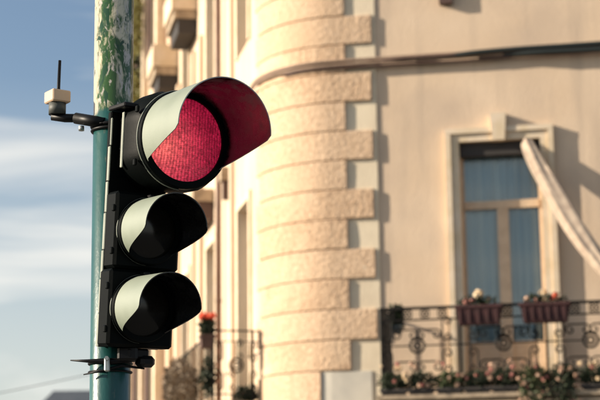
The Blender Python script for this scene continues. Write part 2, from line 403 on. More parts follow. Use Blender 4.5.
def ring_mesh(mb, ro, ri, y0, y1, n=64, mi=0, mi2=None, bev=0.004):
    vs = []; prof = [(ro, y0), (ro, y1+bev), (ro-bev, y1), (ri, y1), (ri, y0)]
    for i in range(n):
        a = 2*math.pi*i/n
        for r, y in prof: vs.append((r*math.sin(a), y, r*math.cos(a)))
    k = len(prof)
    for i in range(n):
        b = (i+1) % n
        for j in range(k):
            c = (j+1) % k
            mb.add([], []); mb.f.append((i*k+j, b*k+j, b*k+c, i*k+c)); mb.mi.append(mi if j < 2 or mi2 is None else mi2); mb.sm.append(True)
    mb.v += vs
def lens(name, r, dome, m, parent, loc):
    mb = MB(); n = 48; rows = 8; vs = [(0, -dome, 0)]; fs = []
    for j in range(1, rows+1):
        q = j/rows
        for i in range(n):
            a = 2*math.pi*i/n; vs.append((r*q*math.sin(a), -dome*(1-q*q), r*q*math.cos(a)))
    for i in range(n): fs.append((0, 1+i, 1+(i+1) % n))
    for j in range(rows-1):
        for i in range(n): k = (i+1) % n; fs.append((1+j*n+i, 1+(j+1)*n+i, 1+(j+1)*n+k, 1+j*n+k))
    mb.add(vs, fs, 0, True); return mb.build(name, m, parent, loc)

def section(cx, cz, yf, hw, hh, r_lens, r_ring, vis, m_lens, label, round_body):
    """one lamp section: housing > door ring, lens, visor, latch, hinge"""
    mb = MB()
    if round_body:      # big round-cornered housing
        prof = [(hw-0.012, -0.01), (hw, -0.02), (hw, yf+0.045), (hw-0.012, yf+0.018)]
        n = 64; vs = []
        for r, y in prof:
            for i in range(n):
                a = 2*math.pi*i/n; c_, s_ = math.cos(a), math.sin(a)
                e = 0.36; k = (abs(c_)**(2/e)+abs(s_)**(2/e))**(-e/2)
                k = min(k, 1.10)
                vs.append((r*k*s_, y, r*k*c_))
        fs = [(j*n+i, j*n+(i+1) % n, (j+1)*n+(i+1) % n, (j+1)*n+i) for j in range(len(prof)-1) for i in range(n)]
        fs += [tuple(range(n-1, -1, -1)), tuple((len(prof)-1)*n+i for i in range(n))]
        mb.add(vs, fs, 0, True)
    else:
        mb.bevbox(-hw, hw, yf+0.012, -0.001, -hh+0.0015, hh-0.0015, 0.010)
    body = mb.build('signal_section', M['body'], head, (cx, 0, cz)); smooth(body, 35)
    tag(body, label)
    d = MB(); ring_mesh(d, r_ring, r_lens-0.004, yf+0.02, yf-0.012)
    dr = d.build('door_ring', M['body'], body); smooth(dr, 35)
    lens('lens', r_lens, 0.014, m_lens, body, (0, yf, 0))
    visor('visor', *vis, body, (0, yf-0.002, 0))
    b = MB()                        # door edge catching the sun, painted as a pale half bead
    b.tube([((r_ring+0.0015)*math.sin(a), yf+0.014, (r_ring+0.0015)*math.cos(a)) for a in [R(x) for x in range(-178, 10, 6)]], 0.0022, 6)
    b.build('door_bead', M['edge'], body)
    for z in (-hh*0.55, hh*0.55):
        h = MB(); h.bevbox(-hw-0.006, -hw+0.004, yf+0.022, yf+0.040, z-0.012, z+0.012, 0.003); h.build('hinge', M['body'], body)
    l = MB(); l.bevbox(-0.012, 0.012, yf-0.016, yf+0.012, r_ring-0.002, r_ring+0.010, 0.003); l.build('latch', M['blackmetal'], body)
    return body
s_red = section(0.07, 0.70, -0.18, 0.168, 0.168, 0.150, 0.172, (0.167, 0.177, 0.29, R(93), R(122), True), M['redlens'], 'large lit red lamp section', True)
s_amb = section(-0.006, 0.381, -0.10, 0.125, 0.134, 0.100, 0.1165, (0.1135, 0.117, 0.20, R(92), R(140), False), M['darklens'], 'unlit amber lamp section under the red one', False)
s_grn = section(-0.016, 0.113, -0.10, 0.125, 0.134, 0.100, 0.1165, (0.1135, 0.117, 0.20, R(92), R(140), False), M['darklens'], 'unlit green lamp section at the bottom', False)
# back channel with its sun-caught lip painted pale, and brackets to the pole
b = MB(); b.bevbox(-0.128, 0.10, -0.004, 0.022, -0.02, 0.80, 0.004); b.build('back_channel', M['body'], head)
z = -0.02
for q, ln_ in enumerate((0.115, 0.12, 0.10, 0.13, 0.11, 0.125, 0.10)):
    b = MB(); x0 = -0.134+0.0165*z
    x0 -= 0.004; b.bevbox(x0, x0+0.006, -0.008, 0.010, z, z+ln_-0.003, 0.002); b.build('edge_strip', M['edge'], head); z += ln_
b = MB(); b.bevbox(-0.102, -0.096, -0.052, -0.036, 0.60, 0.795, 0.002); b.build('side_plate', M['edge'], head)
b = MB(); b.bevbox(-0.125, 0.05, -0.10, 0.03, 0.805, 0.822, 0.004); b.build('top_bracket', M['blackmetal'], head)
b = MB(); b.bevbox(-0.05, 0.03, -0.07, 0.02, -0.055, -0.022, 0.006); b.build('bottom_bracket', M['blackmetal'], head)
b = MB(); b.bevbox(-0.005, 0.05, -0.085, -0.02, -0.085, -0.045, 0.012); b.build('cable_gland', M['blackmetal'], head)
# lower clamp round the pole
cl = empty('pole_clamp', (PX, PY, 2.205)); tag(cl, 'black strap clamp with long pointed ears and a bright bolt, under the signal head', 'clamp')
b = MB(); ring = [(0.074*math.sin(a), 0.074*math.cos(a)) for a in [2*math.pi*i/40 for i in range(41)]]
b.tube([(x, y, 0) for x, y in ring], 0.005, 6, caps=False); b.tube([(x, y, -0.03) for x, y in ring], 0.004, 6, caps=False); b.build('strap', M['blackmetal'], cl)
b = MB(); b.tube([(-0.13, -0.066, 0.007), (-0.07, -0.076, 0.003), (0.0, -0.082, 0.0), (0.07, -0.076, 0.003), (0.14, -0.066, 0.011)], [0.002, 0.006, 0.012, 0.008, 0.003], 8); b.build('ear_bar', M['blackmetal'], cl)
b = MB(); b.tube([(-0.085, -0.06, -0.042), (-0.03, -0.078, -0.034), (0.05, -0.078, -0.014), (0.125, -0.062, -0.024)], [0.002, 0.004, 0.006, 0.003], 8); b.build('ear_bar', M['blackmetal'], cl)
b = MB(); b.bevbox(-0.009, 0.009, -0.108, -0.078, -0.036, 0.014, 0.004); b.tube([(0.0, -0.105, 0.008), (0.0, -0.116, 0.008)], 0.008, 6); b.build('bolt', M['metal'], cl)
b = MB(); b.bevbox(0.035, 0.105, -0.11, -0.045, 0.0, 0.05, 0.008); b.build('bracket_block', M['blackmetal'], cl)

# ------------------------------------------------------------------ antenna sensor on its arm
sn = empty('antenna_sensor', (-0.868, PY, 3.083)); tag(sn, 'small tan sensor box with short black antenna on a dark arm left of the pole', 'sensor')
b = MB(); b.bevbox(-0.036, 0.036, -0.036, 0.036, 0.062, 0.106, 0.004); ob = b.build('sensor_box', M['tan'], sn); ob.rotation_euler = (0, 0, R(35))
b = MB(); b.tube([(0, 0, 0.02), (0, 0, 0.062)], 0.031, 24); b.build('neck', M['greyplastic'], sn)
b = MB(); b.tube([(0.002, 0, 0.104), (0.002, 0, 0.113), (0.003, 0, 0.119), (0.006, 0, 0.222)], [0.008, 0.008, 0.0062, 0.0054], 12); b.build('antenna', M['blackmetal'], sn)
b = MB(); b.tube([(-0.02, 0, 0.012), (0.03, -0.004, 0.006), (0.085, -0.015, 0.002)], [0.013, 0.016, 0.016], 12); b.build('elbow', M['blackmetal'], sn)
b = MB(); b.tube([(0.068, -0.012, 0.003), (0.18, -0.058, -0.028)], 0.0205, 14); b.build('arm', M['blackmetal'], sn)
b = MB(); b.tube([(0.09, -0.018, -0.028), (0.09, -0.018, -0.045)], 0.011, 6); b.build('bolt', M['metal'], sn)
b = MB(); b.tube([(0.201+0.075*math.sin(a), 0.075*math.cos(a), -0.03) for a in [2*math.pi*i/40 for i in range(41)]], 0.007, 6, caps=False)
b.tube([(0.201+0.0745*math.sin(a), 0.0745*math.cos(a), -0.045) for a in [2*math.pi*i/40 for i in range(41)]], 0.006, 6, caps=False); b.build('clamp_band', M['blackmetal'], sn)

# ------------------------------------------------------------------ apartment building
bld = empty('apartment_building', B0); tag(bld, 'cream plastered apartment house with rounded quoined corner and iron balconies', 'building')
HTOP = 14.0
FW = [(2.06, 3.07, 3.34, 6.46), (2.06, 3.07, 9.0, 11.7), (6.1, 7.1, 3.34, 6.46), (6.1, 7.1, 9.0, 11.7)]           # front openings u0,u1,z0,z1
SW = [(t0, t0+0.95, z0, z1) for t0 in (0.85, 4.1, 7.3) for z0, z1 in ((3.5, 6.2), (8.5, 11.1))]           # side openings
SEND = 10.2
def wall_cells(fn, ps, zs, holes):
    mb = MB()
    for a, b2 in zip(ps, ps[1:]):
        for z0, z1 in zip(zs, zs[1:]):
            mid = ((a+b2)/2, (z0+z1)/2)
            if any(h[0] < mid[0] < h[1] and h[2] < mid[1] < h[3] for h in holes): continue
            mb.add([fn(a, z0), fn(b2, z0), fn(b2, z1), fn(a, z1)], [(0, 1, 2, 3)])
    return mb
zs = sorted({0, 0.8, HTOP} | {h[2] for h in FW} | {h[3] for h in FW}); us = sorted({UT, 9.0} | {h[0] for h in FW} | {h[1] for h in FW})
mb = wall_cells(lambda p, z: W(p, z), us, zs, FW)
for i in range(24):
    a, b2 = -ARC*i/24, -ARC*(i+1)/24
    mb.add([PA(a, 0), PA(b2, 0), PA(b2, HTOP), PA(a, HTOP)], [(0, 1, 2, 3)], 0, True)
zs = sorted({0, HTOP} | {h[2] for h in SW} | {h[3] for h in SW}); ts = sorted({0, SEND} | {h[0] for h in SW} | {h[1] for h in SW})
m2 = wall_cells(lambda p, z: S(p, z), ts, zs, SW); mb.add(m2.v, m2.f)
for u0, u1, z0, z1 in FW:   # reveals
    for A, Bq in (((u0, z0), (u0, z1)), ((u0, z1), (u1, z1)), ((u1, z1), (u1, z0)), ((u1, z0), (u0, z0))):
        mb.add([W(*A, 0), W(*Bq, 0), W(*Bq, -0.3), W(*A, -0.3)], [(0, 1, 2, 3)])
for u0, u1, z0, z1 in SW:
    for A, Bq in (((u0, z0), (u0, z1)), ((u0, z1), (u1, z1)), ((u1, z1), (u1, z0)), ((u1, z0), (u0, z0))):
        mb.add([S(*A, 0), S(*Bq, 0), S(*Bq, -0.3), S(*A, -0.3)], [(0, 1, 2, 3)])
BK = [W(9.0, 0), W(9.0, 0, -9), S(SEND, 0, -9), S(SEND, 0)]
for a, b2 in zip(BK, BK[1:]): mb.add([a, b2, b2+Vector((0, 0, HTOP)), a+Vector((0, 0, HTOP))], [(0, 1, 2, 3)])
wl = mb.build('wall', M['plaster'], bld)
rb = MB(); top = [PA(9-UT, HTOP, .35)] + [PA(-ARC*i/12, HTOP, .35) for i in range(13)] + [PA(-ARC-SEND, HTOP, .35), S(SEND, HTOP, -9), W(9, HTOP, -9)]
k = len(top); rb.add([p+Vector((0, 0, 0.003)) for p in top]+[p+Vector((0, 0, .3)) for p in top], [tuple(range(k)), tuple(range(2*k-1, k-1, -1))]+[(i, (i+1) % k, k+(i+1) % k, k+i) for i in range(k)])
rb.build('roof', M['tiles'], bld)

def strip(p0, p1, z0, z1, o0, o1, bev, seg=0.12, rough=0.0):
    """block that follows the outside of the building between p0 and p1, chamfered face edges"""
    mb = MB(); n = max(2, int((p1-p0)/seg)); ps = [p0+bev] + [p0+bev+(p1-p0-2*bev)*i/n for i in range(1, n)] + [p1-bev]
    ps = [p0] + ps + [p1]; vs = []
    for i, p in enumerate(ps):
        end = i in (0, len(ps)-1)
        f = (o1-bev) if end else o1
        b_ = bev if not end else bev
        j = lambda: random.uniform(-rough, rough)
        vs += [PA(p, z0, o0), PA(p, z0, o1-bev), PA(p, z0+b_, f+j()), PA(p, (z0+z1)/2+j(), f+j()), PA(p, z1-b_, f+j()), PA(p, z1, o1-bev), PA(p, z1, o0)]
    k = 7; fs = []
    for i in range(len(ps)-1):
        for j in range(k-1): fs.append((i*k+j, i*k+j+1, (i+1)*k+j+1, (i+1)*k+j))
    fs += [tuple(range(k)), tuple((len(ps)-1)*k+j for j in range(k-1, -1, -1))]
    mb.add(vs, fs); return mb
strip(-ARC-0.05, 0.575, 0.0, HTOP-0.01, -0.01, 0.02, 0.004).build('corner_strip', M['strip'], bld)
PITCHQ = 0.3815; zq = 3.639 - 2*PITCHQ; i = 0
while zq < 13.3:
    long = (i % 2 == 1)
    if i == 1: p1 = 0.26 - UT
    elif i == 0: p1 = 0.26 - UT
    else: p1 = (0.975 if long else 0.635) - UT
    p1 += random.uniform(-0.008, 0.008)
    qb = strip(-ARC-(0.02 if long else -0.12), p1, zq+0.005, zq+PITCHQ-0.005, 0.015, 0.058+random.uniform(-.004, .004), 0.009, rough=0.003, seg=.09)
    smooth(qb.build('quoin', M['quoin'] if random.random() < .6 else M['quoin_b'], bld), 24)
    zq += PITCHQ; i += 1
pl = strip(0.265-UT, 0.905-UT, 2.95, 3.628, 0.015, 0.035, 0.004); ob = pl.build('stone_slab', M['marble'], bld)
for u, z_ in ((0.90, 5.87), (0.84, 4.92)):
    a = MB(); a.tube([W(u, z_, 0.015), W(u, z_, 0.04), W(u, z_, 0.055)], [0.035, 0.032, 0.015], 10); a.build('wall_anchor', M['strip'], bld)

def wbox(mb, fn, a0, a1, z0, z1, o0, o1, mi=0):
    return mb.hexa([fn(a0, z0, o1), fn(a1, z0, o1), fn(a1, z0, o0), fn(a0, z0, o0), fn(a0, z1, o1), fn(a1, z1, o1), fn(a1, z1, o0), fn(a0, z1, o0)], mi)
def part(name, m, parent, fn, *boxes):
    mb = MB()
    for q in boxes: wbox(mb, fn, *q)
    return mb.build(name, m, parent)
def curtain(parent, u0, u1, z0, z1, off):
    mb = MB(); n = 60; vs = []
    for i in range(n+1):
        u = u0+(u1-u0)*i/n
        for j in range(5):
            z = z0+(z1-z0)*j/4
            d = 0.030*math.sin(i*0.62+0.25*j)+0.016*math.sin(i*1.7+1.0+j*.2)
            vs.append(W(u, z, off+d))
    mb.add(vs, [(i*5+j, (i+1)*5+j, (i+1)*5+j+1, i*5+j+1) for i in range(n) for j in range(4)], 0, True)
    return mb.build('curtain', M['curtain'], parent)
def front_window(u0, u1, z0, z1, tr, detail=True):
    fr = part('window', M['wood'], bld, W,
              (u0+.002, u0+.034, z0+.002, z1-.002, -.23, -.16), (u1-.055, u1-.005, z0+.002, z1-.002, -.23, -.16), (u0+.034, u1-.055, z1-.06, z1-.002, -.23, -.16), (u0+.034, u1-.055, z0+.002, z0+.10, -.23, -.16))
    um = (u0+u1)/2
    part('transom', M['wood'], fr, W, (u0+.035, u1-.056, tr-.055, tr+.045, -.225, -.145))
    part('mullion', M['wood'], fr, W, (um-.07, um+.07, z0+.101, tr-.056, -.222, -.15))
    part('shutter_box', M['darkwood_shade'], fr, W, (u0+.004, u1-.004, z1-.17, z1-.004, -.159, -.03))
    for a, b2, c, d in ((u0+.035, um-.071, z0+.101, tr-.056), (um+.071, u1-.056, z0+.101, tr-.056), (u0+.035, u1-.056, tr+.046, z1-.061)):
        part('pane', M['glass'], fr, W, (a, b2, c, d, -.198, -.192))
    part('panel', M['wood'], fr, W, (u0+.057, um-.072, z0+.102, z0+.62, -.215, -.185), (um+.072, u1-.057, z0+.102, z0+.62, -.215, -.185))
    curtain(fr, u0+.03, u1-.03, z0+.05, z1-.10, -.262)
    part('room_back', M['room'], fr, W, (u0-.5, u1+.5, z0-.2, z1+.2, -2.0, -1.98))
    # stone surround: two fasciae
    e = .155
    part('architrave', M['trim'], fr, W, (u0-e, u0-.001, z0-.05, z1+.145, .002, .055), (u1+.001, u1+e, z0-.05, z1+.145, .002, .055), (u0-.001, u1+.001, z1+.001, z1+.145, .002, .055))
    part('architrave_lip', M['trim'], fr, W, (u0-e-.012, u0-e+.055, z0-.05, z1+.10, .003, .085), (u1+e-.055, u1+e+.012, z0-.05, z1+.10, .003, .085), (u0-e-.012, u1+e+.012, z1+.10, z1+.165, .003, .088))
    ks = MB(); ks.hexa([W(um-.075, z1-.012, .12), W(um+.075, z1-.012, .12), W(um+.075, z1-.012, .0), W(um-.075, z1-.012, 0), W(um-.10, z1+.335, .13), W(um+.10, z1+.335, .13), W(um+.10, z1+.335, 0), W(um-.10, z1+.335, 0)])
    ks.build('keystone', M['trim'], fr)
    return fr
front_window(2.06, 3.07, 3.34, 6.46, 5.683); front_window(6.1, 7.1, 3.34, 6.46, 5.683)
for u0 in (2.06, 6.1):
    f = front_window(u0, u0+(1.01 if u0 < 3 else 1.0), 9.0, 11.7, 10.9)
    part('sill', M['slab'], f, W, (u0-.20, u0+1.21, 8.85, 8.945, .004, .14))
    part('sill_bracket', M['cable_br'], f, W, (u0-.19, u0-.02, 8.28, 8.849, .004, .10))
for t0, t1, z0, z1 in SW:
    fr = part('window', M['wood'], bld, S, (t0+.005, t0+.06, z0+.002, z1-.002, -.25, -.19), (t1-.06, t1-.005, z0+.002, z1-.002, -.25, -.19), (t0+.06, t1-.06, z1-.07, z1-.002, -.25, -.19), (t0+.06, t1-.06, z0+.002, z0+.08, -.25, -.19), ((t0+t1)/2-.04, (t0+t1)/2+.04, z0+.08, z1-.07, -.25, -.19))
    part('pane', M['glass'], fr, S, (t0+.061, (t0+t1)/2-.041, z0+.081, z1-.071, -.224, -.218), ((t0+t1)/2+.041, t1-.061, z0+.081, z1-.071, -.224, -.218))
    part('room_back', M['room'], fr, S, (t0-.3, t1+.3, z0-.2, z1+.2, -1.5, -1.48))
    part('architrave', M['trim'], fr, S, (t0-.13, t0-.001, z0-.02, z1+.11, .002, .035), (t1+.001, t1+.13, z0-.02, z1+.11, .002, .035), (t0-.001, t1+.001, z1+.001, z1+.11, .002, .035))

# -- front balcony
bal = part('balcony', M['slab'], bld, W, (1.10, 5.6, 3.185, 3.235, -.01, 1.02), (1.16, 5.6, 3.145, 3.185, -.01, .93), (1.12, 5.6, 3.10, 3.145, -.01, .99), (1.2, 5.6, 2.95, 3.10, -.01, .90))
OFFR = 0.88; UL, URR = 1.155, 5.2
part('top_rail', M['iron'], bal, W, (UL-.02, URR, 4.252, 4.284, OFFR-.02, OFFR+.02))
part('rail', M['iron'], bal, W, (UL, URR, 4.118, 4.138, OFFR-.008, OFFR+.008))
part('rail', M['iron'], bal, W, (UL, URR, 3.33, 3.355, OFFR-.01, OFFR+.01))
part('side_rail', M['iron'], bal, W, (UL-.02, UL+.02, 4.256, 4.279, 0.0, OFFR-.021), (UL-.01, UL+.01, 3.331, 3.354, 0.0, OFFR-.011))
for i in range(9):
    o_ = 0.09+i*0.085
    part('side_bar', M['iron'], bal, W, (UL-.008, UL+.008, 3.355, 4.255, o_-.008, o_+.008))
POSTS = [1.155, 2.09, 3.095, 4.10, 5.11]
for u in POSTS: part('post', M['iron'], bal, W, (u-.014, u+.014, 3.236, 4.251, OFFR-.014, OFFR+.014))
def wire(name, pts, r, n=6):      # pts in (u, z) of the railing plane
    mb = MB(); mb.tube([(a, 0, b2) for a, b2 in pts], r, n); ob = mb.build(name, M['iron']); me = ob.data
    bpy.data.objects.remove(ob); return me
def spiral(cx, cz, r0, turns, a0, sgn=1, n=22): return [(cx+r0*(1-i/n*0.8)*math.cos(a0+sgn*turns*2*math.pi*i/n), cz+r0*(1-i/n*0.8)*math.sin(a0+sgn*turns*2*math.pi*i/n)) for i in range(n+1)]
def scroll_pts(h, r):   # C-scroll standing on end
    a = spiral(r, -h/2+r, r, 1.1, math.pi, 1); b2 = spiral(r, h/2-r, r, 1.1, math.pi, -1)
    return a[::-1] + b2
ME = {'circle': wire('medallion', [(0.085*math.cos(2*math.pi*i/28), 0.085*math.sin(2*math.pi*i/28)) for i in range(29)], 0.016),
      'ring2': wire('medallion_core', [(0.04*math.cos(2*math.pi*i/16), 0.04*math.sin(2*math.pi*i/16)) for i in range(17)], 0.016),
      'c': wire('scroll', scroll_pts(0.30, 0.062), 0.0105), 's': wire('curl', scroll_pts(0.105, 0.030), 0.008, 5)}
def put(me, name, u, z_, rot=0.0, flip=False):
    o = link(name, ME[me], bal, W(u, z_, OFFR), (0, 0, -FA)); o.rotation_euler = Euler((0, rot, -FA)); 
    if flip: o.scale = (-1, 1, 1)
for a, b2 in zip(POSTS, POSTS[1:]):
    um = (a+b2)/2 if a > 1.2 else 1.576; zc = 3.822; hwid = (b2-a)/2
    put('circle', 'medallion', um, zc); put('ring2', 'medallion_core', um, zc)
    part('bar', M['iron'], bal, W, (a+.014, um-.09, zc-.008, zc+.008, OFFR-.006, OFFR+.006), (um+.09, b2-.014, zc-.008, zc+.008, OFFR-.006, OFFR+.006))
    for dz in (.2, -.2):
        for dx in (.14, .30): 
            put('c', 'scroll', um+dx, zc+dz*.95, R(90) if dx < .2 else 0); put('c', 'scroll', um-dx, zc+dz*.95, R(90) if dx < .2 else 0, dx >= .2)
    for q in (-1, 1): part('bar', M['iron'], bal, W, (um+q*.385-.006, um+q*.385+.006, 3.355, 4.117, OFFR-.006, OFFR+.006))
    nn = 9
    for q in range(nn): put('s', 'curl', a+.05+(b2-a-.1)*q/(nn-1), 4.197, 0, q % 2 == 1)

# -- side balcony (its near return faces the street corner)
T0, T1, OB = -0.15, 3.4, 0.66
sb = part('balcony', M['slab'], bld, S, (T0, T1, 3.22, 3.34, .0, OB+.06), (T0+.06, T1, 3.08, 3.22, .0, OB-.02))
part('top_rail', M['iron'], sb, S, (T0-.02, T1, 4.235, 4.255, OB-.012, OB+.012), (T0-.015, T0+.015, 4.236, 4.254, .0, OB-.013))
part('rail', M['iron'], sb, S, (T0-.006, T0+.006, 3.42, 3.436, .0, OB), (T0+.01, T1, 3.42, 3.436, OB-.008, OB+.008), (T0-.004, T0+.004, 4.10, 4.112, .0, OB))
part('post', M['iron'], sb, S, (T0-.014, T0+.014, 3.34, 4.235, OB-.014, OB+.014)); part('post', M['iron'], sb, S, (T0-.012, T0+.012, 3.34, 4.236, .13, .155))
for i in range(22): part('bar', M['iron'], sb, S, (T0+.16*(i+1)-.007, T0+.16*(i+1)+.007, 3.436, 4.235, OB-.007, OB+.007))
ms = link('medallion', ME['circle'], sb, S(T0, 3.80, .36), (0, 0, SA)); link('medallion_core', ME['ring2'], sb, S(T0, 3.80, .36), (0, 0, SA))
for o_, z_, q in ((.18, 3.98, 1), (.54, 3.98, -1), (.18, 3.60, 1), (.54, 3.60, -1), (.36, 4.0, 1), (.36, 3.6, -1)):
    x = link('scroll', ME['c'], sb, S(T0, z_, o_), (0, 0, SA)); x.scale = (q*.8, 1, .9)
# -- upper side balconies: slab on a corbel block, its shade put into the dark colour
for t0, zb, wd, ob_ in ((6.3, 10.68, 1.2, .46), (9.0, 10.42, 1.1, .50)):
    k = part('balcony', M['trim'], bld, S, (t0, t0+wd, zb, zb+.42, 0, ob_))
    part('soffit_moulding', M['slab'], k, S, (t0+.03, t0+wd, zb-.16, zb-.002, 0, ob_-.05))
    part('corbel', M['darkwood_shade'], k, S, (t0+.05, t0+wd-.1, zb-.42, zb-.162, 0, ob_-.12))
for t0, zb, wd, ob_ in ((2.77, 6.72, .25, .12), (4.3, 6.70, 1.2, .34)):
    k = part('cornice_block', M['slab'], bld, S, (t0, t0+wd, zb+.16, zb+.36, .002, ob_))
    part('corbel', M['cable_br'], k, S, (t0+.04, t0+wd-.1, zb-.12, zb+.158, .002, ob_*.7))
# pilaster strips on the side wall
for t0, wd, o1 in ((2.25, .22, .05), (5.6, .3, .06), (6.55, .2, .05), (8.7, .25, .06), (9.7, .45, .10)):
    part('pilaster', M['plaster'], bld, S, (t0, t0+wd, 0.0, 10.0 if o1 < .1 else HTOP-.02, .001, o1))

# ------------------------------------------------------------------ downpipe
dp = MB(); dp.tube([S(3.25, .12, .09)+B0, S(3.25, 13.9, .09)+B0], .042, 12)
dpo = empty('downpipe', S(3.25, .12, .09)+B0); tag(dpo, 'thin brown rain pipe running down the sunlit side wall', 'pipe')
x = dp.build('pipe', M['pipe']); 
for v in x.data.vertices: v.co -= dpo.location
x.parent = dpo
for z_ in (2, 5, 8, 11):
    b = MB(); b.tube([(0, 0, z_-.02), (0, 0, z_+.02)], .052, 12); b.build('bracket', M['pipe'], dpo)

# ------------------------------------------------------------------ cables along the front
def cable(name, m, label, p0, p1, z, off, r, sag, seed, zfun=None, tuck=False):
    rnd = random.Random(seed); pts = []; n = int((p1-p0)/.14); ph = rnd.random()*6
    for i in range(n+1):
        p = p0+(p1-p0)*i/n
        zz = z+sag*math.sin(p*2.1+ph)+sag*.6*math.sin(p*4.7+ph*2)
        if zfun: zz += zfun(p)
        o_ = off*min(1, .25+.75*(p-p0)/.7) if tuck else off
        pts.append(PA(p, zz, o_)+B0)
    mb = MB(); mb.tube(pts, r, 8); return tag(mb.build(name, m), label, 'cable', 'cables along the facade')
cable('conduit', M['conduit'], 'pale painted conduit, topmost of the lines crossing the facade', -ARC-3, 8, 7.605, .088, .024, .002, 1)
cable('conduit', M['conduit'], 'pale painted conduit just under the topmost line round the corner', -ARC-3, 8, 7.555, .086, .021, .003, 2)
cable('wall_cable', M['cable_br'], 'thin brown cable hanging lowest under the painted conduits', -ARC*.45, 8, 7.515, .080, .016, .006, 3)
cable('wall_cable', M['cable_bk'], 'thick black cable joining the bundle above the window, in front', 1.1, 8, 7.60, .125, .032, .004, 4, lambda p: -.03*max(0, 1-(p-1.1)/.9), True)
cable('wall_cable', M['cable_bk'], 'black cable low in the bundle at the right edge', 1.9, 8, 7.535, .125, .034, .005, 5, lambda p: .03*max(0, 1-(p-1.9)/.7), True)
cable('wall_cable', M['cable_br'], 'dark brown cable midway in the bundle above the window', .2, 8, 7.577, .118, .015, .006, 6, None, True)

# ------------------------------------------------------------------ gathered awning cloth at the window
def cloth():
    mb = MB()
    path = [W(2.90, 6.43, .02), W(2.95, 6.30, .12), W(3.07, 6.02, .24), W(3.24, 5.66, .38), W(3.42, 5.30, .52), W(3.63, 4.93, .64), W(3.86, 4.60, .73), W(4.12, 4.36, .80)]
    # smooth resample
    P = []
    for i in range(len(path)-1):
        a, b2, c, d = path[max(i-1, 0)], path[i], path[i+1], path[min(i+2, len(path)-1)]
        for j in range(6):
            t = j/6; P.append(0.5*((2*b2)+(c-a)*t+(2*a-5*b2+4*c-d)*t*t+(3*b2-a-3*c+d)*t**3))
    P.append(path[-1]); n = 26; vs = []
    for i, p in enumerate(P):
        q = i/(len(P)-1)
        d = (P[min(i+1, len(P)-1)]-P[max(i-1, 0)]).normalized(); s_ = d.cross(FN).normalized(); f = s_.cross(d).normalized()
        wd = .050+.045*math.sin(math.pi*min(1, q*1.15))+.03*q
        for j in range(n):
            a = 2*math.pi*j/n; r = 1+.20*math.sin(5*a+q*3.5)+.10*math.sin(9*a-q*5)
            vs.append(p+s_*(wd*r*math.cos(a))+f*(.055*r*math.sin(a)))
    m = len(P)
    mb.add([v+B0 for v in vs], [(i*n+j, i*n+(j+1) % n, (i+1)*n+(j+1) % n, (i+1)*n+j) for i in range(m-1) for j in range(n)]+[tuple(range(n)), tuple((m-1)*n+j for j in range(n-1, -1, -1))], 0, True)
    ob = mb.build('awning_cloth', M['canvas']); smooth(ob, 60)
    return tag(ob, 'gathered cream awning cloth slanting from window top down to the right', 'awning')
cloth()

# ------------------------------------------------------------------ plants
def leaf_cloud(mb, c, rad, n, size, rnd, mi=0, squash=1.0):
    for _ in range(n):
        while True:
            d = Vector((rnd.uniform(-1, 1), rnd.uniform(-1, 1), rnd.uniform(-1, 1)))
            if 0.15 < d.length < 1: break
        p = Vector(c)+Vector((d.x*rad[0], d.y*rad[1], d.z*rad[2]))
        s_ = size*rnd.uniform(.6, 1.3)
        a = Vector((rnd.uniform(-1, 1), rnd.uniform(-1, 1), rnd.uniform(-.6, 1))).normalized(); b2 = a.cross(Vector((rnd.uniform(-1, 1), rnd.uniform(-1, 1), rnd.uniform(-1, 1)))).normalized(); nn = a.cross(b2)*.18*s_
        mb.add([p, p+a*s_*.5+b2*s_*.32+nn, p+a*s_, p+a*s_*.5-b2*s_*.32+nn], [(0, 1, 2), (0, 2, 3)], mi)
def bloom(mb, c, r, rnd, mi=0):     # a head of small petals
    for _ in range(26):
        d = Vector((rnd.gauss(0, 1), rnd.gauss(0, 1), rnd.gauss(0, 1)+.3)).normalized(); p = Vector(c)+d*r*rnd.uniform(.55, 1)
        a = d.cross(Vector((rnd.uniform(-1, 1), rnd.uniform(-1, 1), rnd.uniform(-1, 1)))).normalized(); b2 = d.cross(a); s_ = r*.42
        mb.add([p+a*s_, p+b2*s_+d*r*.15, p-a*s_, p-b2*s_+d*r*.15], [(0, 1, 2, 3)], mi)
def plant(name, label, cat, base, rad, nleaf, lsize, mleaf, blooms, seed, group=None, pot=None, rotz=0.0):
    """pot or trough with foliage and flower heads; base = where it stands"""
    rnd = random.Random(seed); e = empty(name, base, (0, 0, rotz)); tag(e, label, cat, group)
    h = 0.0
    if pot:
        w_, d_, h, m = pot
        mb = MB()
        mb.hexa([(-w_*.44, -d_*.42, 0), (w_*.44, -d_*.42, 0), (w_*.44, d_*.42, 0), (-w_*.44, d_*.42, 0), (-w_/2, -d_/2, h), (w_/2, -d_/2, h), (w_/2, d_/2, h), (-w_/2, d_/2, h)])
        mb.bevbox(-w_/2-.012, w_/2+.012, -d_/2-.012, d_/2+.012, h-.035, h+.004, .005)
        q = mb.build('trough', m, e)
        for i in range(max(2, int(w_/.09))):
            x0 = -w_*.40+w_*.8*i/max(1, int(w_/.09)-1)
            rbm = MB(); rbm.bevbox(x0-.008, x0+.008, -d_/2-.006, -d_*.42, .02, h-.04, .002); rbm.build('rib', m, q)
    mb = MB(); leaf_cloud(mb, (0, 0, h+rad[2]*.8), rad, nleaf, lsize, rnd); mb.build('foliage', mleaf, e)
    for k in range(7):
        pass
    for (bx, by, bz, r, m) in blooms:
        mb = MB(); bloom(mb, (bx, by, h+bz), r, rnd); mb.build('bloom', M[m], e)
    return e
def fpos(u, z, off): return W(u, z, off)+B0
